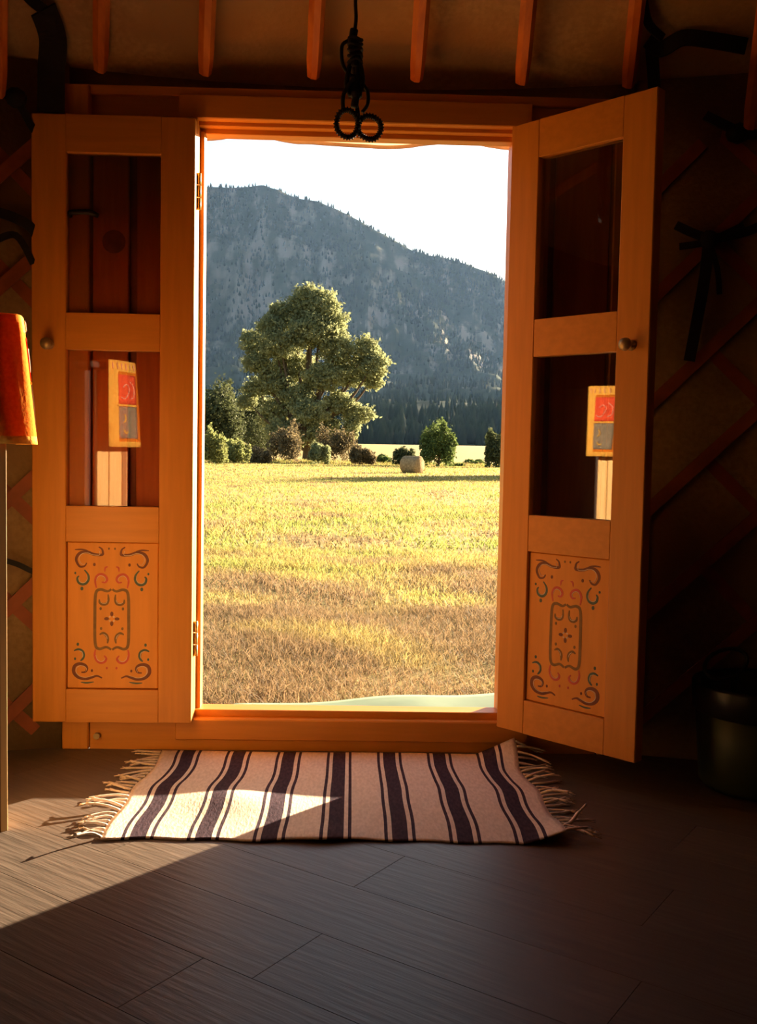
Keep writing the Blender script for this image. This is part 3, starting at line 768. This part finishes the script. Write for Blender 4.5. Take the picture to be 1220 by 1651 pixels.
# grass: blades as real geometry, dense near the door and sparser far away
def grassmat():
    m = bpy.data.materials.new('grass blades'); m.use_nodes = True; n = m.node_tree.nodes; l = m.node_tree.links; b = n['Principled BSDF']
    g = n.new('ShaderNodeNewGeometry'); 
    n1 = n.new('ShaderNodeTexNoise'); n1.inputs['Scale'].default_value = .55; n1.inputs['Detail'].default_value = 4; l.new(g.outputs['Position'], n1.inputs['Vector'])
    n2 = n.new('ShaderNodeTexNoise'); n2.inputs['Scale'].default_value = 17.; n2.inputs['Detail'].default_value = 2; l.new(g.outputs['Position'], n2.inputs['Vector'])
    sx = n.new('ShaderNodeSeparateXYZ'); l.new(g.outputs['Position'], sx.inputs[0])
    mr = n.new('ShaderNodeMapRange'); mr.inputs[1].default_value = 3.0; mr.inputs[2].default_value = 9.0; mr.inputs[3].default_value = -.12; mr.inputs[4].default_value = .06; l.new(sx.outputs[1], mr.inputs[0])
    ad = n.new('ShaderNodeMath'); l.new(n1.outputs['Fac'], ad.inputs[0]); l.new(mr.outputs[0], ad.inputs[1])
    r = n.new('ShaderNodeValToRGB'); e = r.color_ramp.elements
    e[0].position = .40; e[0].color = (.26, .18, .10, 1); e[1].position = .66; e[1].color = (.29, .32, .085, 1)
    e2 = e.new(.52); e2.color = (.43, .35, .115, 1)
    l.new(ad.outputs[0], r.inputs[0])
    mx = n.new('ShaderNodeMix'); mx.data_type = 'RGBA'; mx.blend_type = 'MULTIPLY'; mx.inputs[0].default_value = .8
    r2 = n.new('ShaderNodeValToRGB'); r2.color_ramp.elements[0].position = .35; r2.color_ramp.elements[0].color = (.45, .42, .40, 1); r2.color_ramp.elements[1].position = .65; r2.color_ramp.elements[1].color = (1.2, 1.15, 1.1, 1)
    l.new(n2.outputs['Fac'], r2.inputs[0]); l.new(r.outputs[0], mx.inputs[6]); l.new(r2.outputs[0], mx.inputs[7])
    l.new(mx.outputs[2], b.inputs['Base Color']); b.inputs['Roughness'].default_value = .7; b.inputs['Specular IOR Level'].default_value = .15
    tr = n.new('ShaderNodeBsdfTranslucent'); l.new(mx.outputs[2], tr.inputs[0]); ms = n.new('ShaderNodeMixShader'); ms.inputs[0].default_value = .45
    l.new(b.outputs[0], ms.inputs[1]); l.new(tr.outputs[0], ms.inputs[2]); l.new(ms.outputs[0], n['Material Output'].inputs[0]); return m
M_grass = grassmat()
def grass(y0, y1, dens, hgt, wid, slope=.30, x0=.9):
    # wedge of field that the doorway shows, with a margin to both sides
    area = (y1-y0)*(x0*2+slope*(y0+y1)); n = int(area*dens)
    y = rng.uniform(y0, y1, n*2); hw = x0+slope*y; keep = rng.uniform(0, x0+slope*y1, n*2) < hw; y = y[keep][:n]; n = len(y)
    x = rng.uniform(-1, 1, n)*(x0+slope*y)
    # clump the blades
    f = .5+.5*np.sin(x*2.1+np.sin(y*1.3)*2)*np.sin(y*1.7+np.sin(x*1.1)*2)
    h = hgt*rng.uniform(.45, 1.15, n)*(.7+.6*f); a = rng.uniform(0, 2*PI, n); lean = rng.uniform(.1, 1.4, n)*h; la = rng.uniform(0, 2*PI, n)
    z = GZ+np.zeros(n)-.01
    inside = (x > -.42+(y-1.33)*-.2) & (y < 1.37+.25*(x+.42)) & (x > -.75); h = np.where(inside & (y < 3), h*.12, h)
    w_ = wid*rng.uniform(.7, 1.3, n); dx, dy = np.cos(a)*w_/2, np.sin(a)*w_/2; lx, ly = np.cos(la)*lean, np.sin(la)*lean
    P = np.zeros((n, 5, 3))
    P[:, 0] = np.stack([x-dx, y-dy, z], 1); P[:, 1] = np.stack([x+dx, y+dy, z], 1)
    P[:, 2] = np.stack([x+dx*.8+lx*.35, y+dy*.8+ly*.35, z+h*.55], 1); P[:, 3] = np.stack([x-dx*.8+lx*.35, y-dy*.8+ly*.35, z+h*.55], 1)
    P[:, 4] = np.stack([x+lx, y+ly, z+h], 1)
    b = np.arange(n)[:, None]*5
    T = np.concatenate([b+np.array([[0, 1, 2]]), b+np.array([[0, 2, 3]]), b+np.array([[3, 2, 4]])])
    return P.reshape(-1, 3), T
GV = []; GT = []; off = 0
for args in ((.75, 4.5, 4200, .075, .0045), (4.5, 9, 1300, .08, .008), (9, 20, 190, .10, .02), (20, 45, 70, .09, .026), (45, 112, 17, .10, .055), (103, 113, 26, .42, .06)):
    v, tt = grass(*args); GV.append(v); GT.append(tt+off); off += len(v)
o = np_mesh('meadow_grass', np.concatenate(GV), np.concatenate(GT), M_grass, kind='stuff'); tag(o, 'dry golden green grass of the mown field outside the doorway', 'grass')

# ------------------------------------------------------------ TREES AND SHRUBS
def leaves(cents, n, size, flat=.0, seed=1):
    """cents: list of (x,y,z,rx,ry,rz); leaf quads near the blob surfaces"""
    r = np.random.default_rng(seed); vol = np.array([c[3]*c[5]+.01 for c in cents]); idx = r.choice(len(cents), n, p=vol/vol.sum())
    c = np.array(cents)[idx]; d = r.normal(size=(n, 3)); d /= np.linalg.norm(d, axis=1)[:, None]
    rr = r.uniform(.25, 1.0, n)**.6*(1+.20*np.sin(d[:, 0]*5+c[:, 0])*np.sin(d[:, 2]*6+c[:, 2])+.12*np.sin(d[:, 0]*13+c[:, 1])*np.sin(d[:, 2]*15+c[:, 0]))
    rr = np.where(r.uniform(0, 1, n) < .13, rr*r.uniform(1.0, 1.35, n), rr)
    p = c[:, :3]+d*c[:, 3:]*rr[:, None]
    a = r.normal(size=(n, 3)); a /= np.linalg.norm(a, axis=1)[:, None]; b = np.cross(a, r.normal(size=(n, 3))); b /= np.linalg.norm(b, axis=1)[:, None]
    s = size*r.uniform(.6, 1.3, n)[:, None]
    P = np.stack([p-a*s, p-b*s*.5, p+a*s, p+b*s*.5], 1).reshape(-1, 3); Q = np.arange(n*4).reshape(-1, 4)
    return P, Q
def tree(name, base, blobs, n, size, mt, label, cat, trunk=.0, tops=None, group=None, seed=1, bark=None):
    base = Vector(base); root = thing(name, base, label, cat, group)
    bl = [(base.x+b[0], base.y+b[1], base.z+b[2], b[3], b[4], b[5]) for b in blobs]
    P, Q = leaves(bl, n, size, seed=seed); P[:, 2] = np.maximum(P[:, 2], base.z+.02)
    np_mesh('foliage', P, Q, mt, root, kind='stuff')
    if trunk:
        random.seed(seed)
        bm = bmesh.new(); H = max(b[2] for b in blobs)
        main = spline([base+Vector((0, 0, -.2)), base+Vector((.01*H, 0, H*.3)), base+Vector((-.01*H, 0, H*.6)), base+Vector((0, 0, H*.97))], 5)
        tube(bm, main, [trunk*(1-.93*i/(len(main)-1)) for i in range(len(main))], 8); finish(bm, 'trunk', bark or M_bark, root, True)
        for b in blobs:
            if b[2] < H*.25: continue
            z0 = max(.06*H, b[2]*random.uniform(.12, .5)); st = base+Vector((0, 0, z0)); en = base+Vector((b[0], b[1], b[2]+b[5]*.3))
            md = st.lerp(en, .5)+Vector((b[0]*.12, b[1]*.12, -.04*H)); bm = bmesh.new(); L = spline([st, md, en], 5)
            tube(bm, L, [trunk*.42*(1-.9*i/(len(L)-1)) for i in range(len(L))], 6); finish(bm, 'branch', bark or M_bark, root, True)
    return root
# big willow: silhouette measured in metres at its distance (1 m = 12.3 px)
S = 12.34
def B(px, py, rx, rz, dy=0, ry=None): return ((px-497)/S, dy, (742-py)/S, rx/S, (ry or (rx+rz)/2)/S, rz/S)
big = [B(492, 492, 30, 30), B(515, 500, 28, 28, -1), B(470, 512, 26, 24, 1), B(535, 530, 24, 28, 0), B(500, 540, 42, 28, -2), B(445, 508, 17, 18), B(436, 530, 24, 18, -1), B(410, 560, 24, 22, 0),
       B(450, 560, 34, 24, -2), B(400, 548, 14, 12), B(415, 590, 26, 18, -1), B(470, 590, 36, 28, 2), B(540, 565, 34, 24, -1), B(585, 565, 22, 24, 0), B(600, 590, 24, 24, -1), B(560, 600, 36, 24, 1),
       B(520, 610, 34, 24, -2), B(600, 612, 18, 16, 0), B(440, 620, 36, 22, 0), B(410, 628, 24, 14, 1), B(480, 640, 30, 22, -1), B(545, 650, 28, 20, 0), B(575, 665, 30, 16, 1), B(450, 660, 32, 20, 1), B(530, 690, 20, 20, 0), B(565, 690, 14, 20), B(455, 698, 26, 22, -2), B(500, 668, 30, 22, -3), B(438, 676, 24, 20, 2), B(396, 650, 18, 14, 1), B(512, 700, 18, 18, -3), B(478, 712, 18, 16, -3)]
tree('willow_tree', (-5.87, 125, -.05), big, 74000, .22, M_leaf, 'tall grey-green willow standing alone at the far edge of the field', 'tree', trunk=.85, seed=3)
def shrub(name, px, pybase, pytop, wpx, dist, mt, label, n=2500, sz=.16, seed=1, cat='shrub', trunk=0, group=None, squat=1.0):
    # px -> metres at the given distance from the camera
    k = (dist+3.03)/1579.7; x = .0145+(px-570)*k; z0 = gz(x, dist)-.05; w_ = wpx*k/2; h = (pybase-pytop)*k
    random.seed(seed); low = cat == 'tree'
    bl = [(0, 0, h*(.52 if low else .42), w_*.7, w_*.7, h*(.44 if low else .36))]
    for q in range(13):
        a = 2*PI*q/13+random.uniform(-.3, .3); r0 = random.uniform(.3, .78)*w_; hh = random.uniform(.14, .34)*h
        zc = random.uniform(.2, .80 if r0 < .5*w_ else .55)*h
        bl.append((r0*math.cos(a), r0*math.sin(a), min(zc, h-hh), random.uniform(.2, .38)*w_, random.uniform(.2, .38)*w_, hh))
    return tree(name, (x, dist, z0), bl, n, sz, mt, label, cat, trunk, seed=seed, group=group)
shrub('shrub', 343, 749, 680, 56, 84, M_leafy, 'yellow-green rounded bush beside the left door jamb', 3800, seed=11)
shrub('shrub', 382, 747, 700, 50, 94, M_leafy, 'lower yellow-green bush just right of the bush at the left jamb', 3200, seed=12)
shrub('small_tree', 707, 752, 675, 64, 98, M_leafg, 'small round dark green tree behind the hay bale', 6500, .17, seed=13, cat='tree', trunk=.12)
shrub('shrub', 650, 752, 714, 44, 99, M_leafd, 'low dark bush between the willow and the small round tree', 2200, seed=14)
shrub('shrub', 800, 755, 690, 50, 97, M_leafd, 'dark bush cut off by the edge of the right door leaf', 4200, seed=15, trunk=.1)
shrub('dark_tree', 352, 742, 618, 110, 150, M_leafd, 'dark spreading tree behind the bushes at the left jamb', 9000, .3, seed=16, cat='tree', trunk=.35)
shrub('dark_tree', 405, 740, 640, 90, 168, M_leafd, 'lower dark tree between the left jamb and the willow', 8000, .3, seed=17, cat='tree', trunk=.3)
for px, top, wd, dist, mt, lab, sd_ in ((425, 655, 74, 139, M_leafd, 'dark brush left of the willow trunk', 21), (462, 672, 66, 106, M_leafb, 'brown dry brush at the left foot of the willow', 22), (512, 708, 40, 100, M_leaf, 'pale brush right in front of the willow trunk', 23),
                                  (543, 672, 66, 107, M_leafb, 'brown brush at the right foot of the willow', 24), (580, 712, 48, 101, M_leafb, 'low tawny brush right of the willow foot', 25), (614, 731, 40, 108, M_leafg, 'low green weeds left of the dark bush', 26),
                                  (418, 716, 44, 99, M_leafb, 'pale dry grass tuft right of the lower yellow bush', 27), (766, 738, 44, 110, M_leafg, 'low green weeds right of the small round tree', 28), (739, 743, 22, 104, M_leafg, 'weed clump at the foot of the small round tree', 29)):
    shrub('brush', px, 749, top, wd, dist, mt, lab, 3400, .17, seed=sd_, cat='brush')
# the tree off to the right whose shadow lies across the field
tree('shade_tree', (29, 73, GZ), [(0, 0, 5.6, 4.2, 4.2, 3.4), (2, 1, 4.6, 3, 3, 2.4), (-2, -1, 4.8, 3, 3, 2.4)], 9000, .3, M_leafg, 'field tree outside the picture to the right that casts the long shadow', 'tree', trunk=.3, seed=31)
for i, (x, y, h) in enumerate(((62, 135, 12), (80, 120, 14))):
    tree('shade_tree', (x, y, gz(x, y)), [(0, 0, h*.55, 5, 5, h*.42), (3, 2, h*.45, 4, 4, h*.3)], 6000, .4, M_leafg, ('hedgerow tree out of view far to the right of the small round tree', 'taller hedgerow tree out of view at the far right')[i], 'tree', trunk=.3, seed=32+i)

# hay bale
hb = Vector((3.79, 60, GZ)); t = thing('hay_bale', hb, 'round hay bale lying on the field before the small round tree', 'hay bale')
axd = Vector((math.cos(math.radians(-38)), math.sin(math.radians(-38)), 0)); bm = bmesh.new()
R_ = .57; prof = [(0, -.62), (R_*.9, -.62), (R_, -.56), (R_*1.01, -.2), (R_*.99, .2), (R_, .56), (R_*.9, .62)]
lathe(bm, prof, hb+Vector((0, 0, R_-.03)), axd, 32); finish(bm, 'bale_roll', M_hay, t)
bm = bmesh.new(); lathe(bm, [(0, .600), (R_*.25, .625), (R_*.3, .61), (R_*.55, .63), (R_*.6, .612), (R_*.85, .628), (R_*.9, .60)], hb+Vector((0, 0, R_-.03)), axd, 32); finish(bm, 'bale_end', M_hay, t)

# ------------------------------------------------------------ MOUNTAIN
RID = [(-.9, .14), (-.6, .20), (-.35, .255), (-.22, .268), (-.1513, .2619), (-.1254, .2625), (-.0945, .2664), (-.079, .2625), (-.0603, .255), (-.0386, .2531), (-.0198, .2457), (.0148, .2281), (.0463, .2123), (.0558, .2076), (.0841, .2009), (.103, .1964), (.1283, .1896), (.1506, .1789), (.25, .135), (.45, .10), (.7, .12), (1.2, .07)]
def lower(t): return np.interp(t, [-.9, -.15, .0168, .08, .15, .4, 1.2], [.09, .10, .1169-.01, .1027-.012, .0823-.012, .06, .05])
def mz(t, d):
    rd = np.interp(t, [p[0] for p in RID], [p[1] for p in RID]); lo = lower(t)
    # tangent of elevation seen along distance, turned into a height
    te = np.interp(d, [600, 800, 1100, 1500, 2100, 2500, 2750, 3000, 3600], [.006, .034, .046, .050, lo*.85+.01, lo*1.12+.01, lo*.45+rd*.62, rd, rd*.72])
    z = .95+d*te
    p = Vector((t*d*.0022, d*.0022, 0)); rough = min(1, max(0, (d-750)/900))
    zz = noise.fractal(p, 1.0, 2.1, 5)*52*rough+noise.fractal(p*5.5, .9, 2.1, 3)*12*rough
    # cliff ribs running down the upper face
    if 2000 < d < 3000:
        w_ = math.sin(PI*(d-2000)/1000); zz += (abs(noise.noise(Vector((t*34, d*.0018, 3))))*-60+22)*w_+abs(noise.noise(Vector((t*95, d*.004, 7))))*-22*w_
    fall = 1-.75*math.exp(-((d-3000)/160.)**2)
    return z+zz*fall*(.35+.65*min(1, d/2200))
ts = np.concatenate([np.linspace(-.9, -.26, 24), np.linspace(-.25, .25, 190), np.linspace(.26, 1.2, 34)]); ds = np.concatenate([np.linspace(600, 2000, 70), np.linspace(2015, 3010, 90), np.linspace(3050, 3600, 6)])
V = []
for d in ds:
    for t_ in ts: V.append((.0145+t_*d, d-3, mz(t_, d)))
nt_ = len(ts); Fc = [(i*nt_+j, i*nt_+j+1, (i+1)*nt_+j+1, (i+1)*nt_+j) for i in range(len(ds)-1) for j in range(nt_-1)]
def rockmat():
    m = bpy.data.materials.new('mountain'); m.use_nodes = True; n = m.node_tree.nodes; l = m.node_tree.links; b = n['Principled BSDF']
    g = n.new('ShaderNodeNewGeometry'); s = n.new('ShaderNodeSeparateXYZ'); l.new(g.outputs['True Normal'], s.inputs[0])
    mp = n.new('ShaderNodeMapping'); mp.inputs['Scale'].default_value = (.02, .006, .004); l.new(g.outputs['Position'], mp.inputs[0])
    nz = n.new('ShaderNodeTexNoise'); nz.inputs['Scale'].default_value = 1; nz.inputs['Detail'].default_value = 8; l.new(mp.outputs[0], nz.inputs['Vector'])
    ad = n.new('ShaderNodeMath'); ad.operation = 'MULTIPLY_ADD'; ad.inputs[1].default_value = -.5; l.new(s.outputs[2], ad.inputs[0]); l.new(nz.outputs['Fac'], ad.inputs[2])
    r = n.new('ShaderNodeValToRGB'); e = r.color_ramp.elements; e[0].position = .02; e[0].color = (.030, .045, .022, 1); e[1].position = .32; e[1].color = (.26, .21, .16, 1)
    e2 = e.new(.16); e2.color = (.065, .07, .04, 1); l.new(ad.outputs[0], r.inputs[0]); l.new(r.outputs[0], b.inputs['Base Color'])
    b.inputs['Roughness'].default_value = .95; b.inputs['Specular IOR Level'].default_value = .05; return m
mt_ = np_mesh('mountain', V, Fc, rockmat(), smooth=False, kind='structure', base=(0, 1800, 0)); mt_['label'] = 'hazy blue-grey forested mountain with rocky cliffs'

# conifers on the slopes: thousands, one object
def conifers(n, dlo, dhi, tlo, thi, hlo, hhi, seed):
    r = np.random.default_rng(seed); d = r.uniform(dlo, dhi, n); t_ = r.uniform(tlo, thi, n); keep = []
    Z = np.array([mz(a, b) for a, b in zip(t_, d)]); x = .0145+t_*d; y = d-3
    dens = np.array([noise.noise(Vector((a*.006, b*.004, 1))) for a, b in zip(x, y)]); k = dens > r.uniform(-.6, .35, n); x, y, Z = x[k], y[k], Z[k]; n = len(x)
    h = r.uniform(hlo, hhi, n); w_ = h*r.uniform(.16, .3, n); sd = 5; a = 2*PI*np.arange(sd)/sd
    P = np.zeros((n, sd*2+2, 3))
    for q in range(sd):
        P[:, q] = np.stack([x+w_*math.cos(a[q]), y+w_*math.sin(a[q]), Z+h*.08], 1)
        P[:, sd+q] = np.stack([x+w_*.62*math.cos(a[q]+.6), y+w_*.62*math.sin(a[q]+.6), Z+h*.5], 1)
    P[:, 2*sd] = np.stack([x, y, Z+h], 1); P[:, 2*sd+1] = np.stack([x, y, Z-2], 1)
    b = np.arange(n)[:, None]*(2*sd+2); T = []
    for q in range(sd):
        q2 = (q+1) % sd; T += [b+np.array([[q, q2, sd+q]]), b+np.array([[q2, sd+q2, sd+q]]), b+np.array([[sd+q, sd+q2, 2*sd]]), b+np.array([[q2, q, 2*sd+1]])]
    return P.reshape(-1, 3), np.concatenate(T)
CV = []; CT_ = []; off = 0
for args in ((7000, 610, 1100, -.55, .6, 9, 17, 5), (11500, 1100, 2100, -.55, .6, 9, 16, 6), (21000, 2100, 3030, -.45, .5, 8, 15, 7)):
    v, tt = conifers(*args); CV.append(v); CT_.append(tt+off); off += len(v)
o = np_mesh('mountain_forest', np.concatenate(CV), np.concatenate(CT_), M_conifer, kind='stuff', base=(0, 1500, 0)); tag(o, 'dark conifer forest covering the slopes of the mountain', 'forest')

# haze: real air volume between the field and the mountain
hz = bpy.data.materials.new('evening haze'); hz.use_nodes = True; n = hz.node_tree.nodes; l = hz.node_tree.links; n.remove(n['Principled BSDF'])
vs = n.new('ShaderNodeVolumeScatter'); vs.inputs['Color'].default_value = (.33, .55, 1.0, 1); vs.inputs['Density'].default_value = .000021; vs.inputs['Anisotropy'].default_value = .25
l.new(vs.outputs[0], n['Material Output'].inputs['Volume'])
bm = bmesh.new(); box(bm, (-3000, 210, -40), (4200, 5200, 1300)); o = finish(bm, 'haze', hz); tag(o, 'thin blue evening haze hanging before the mountain', 'haze', kind='stuff')
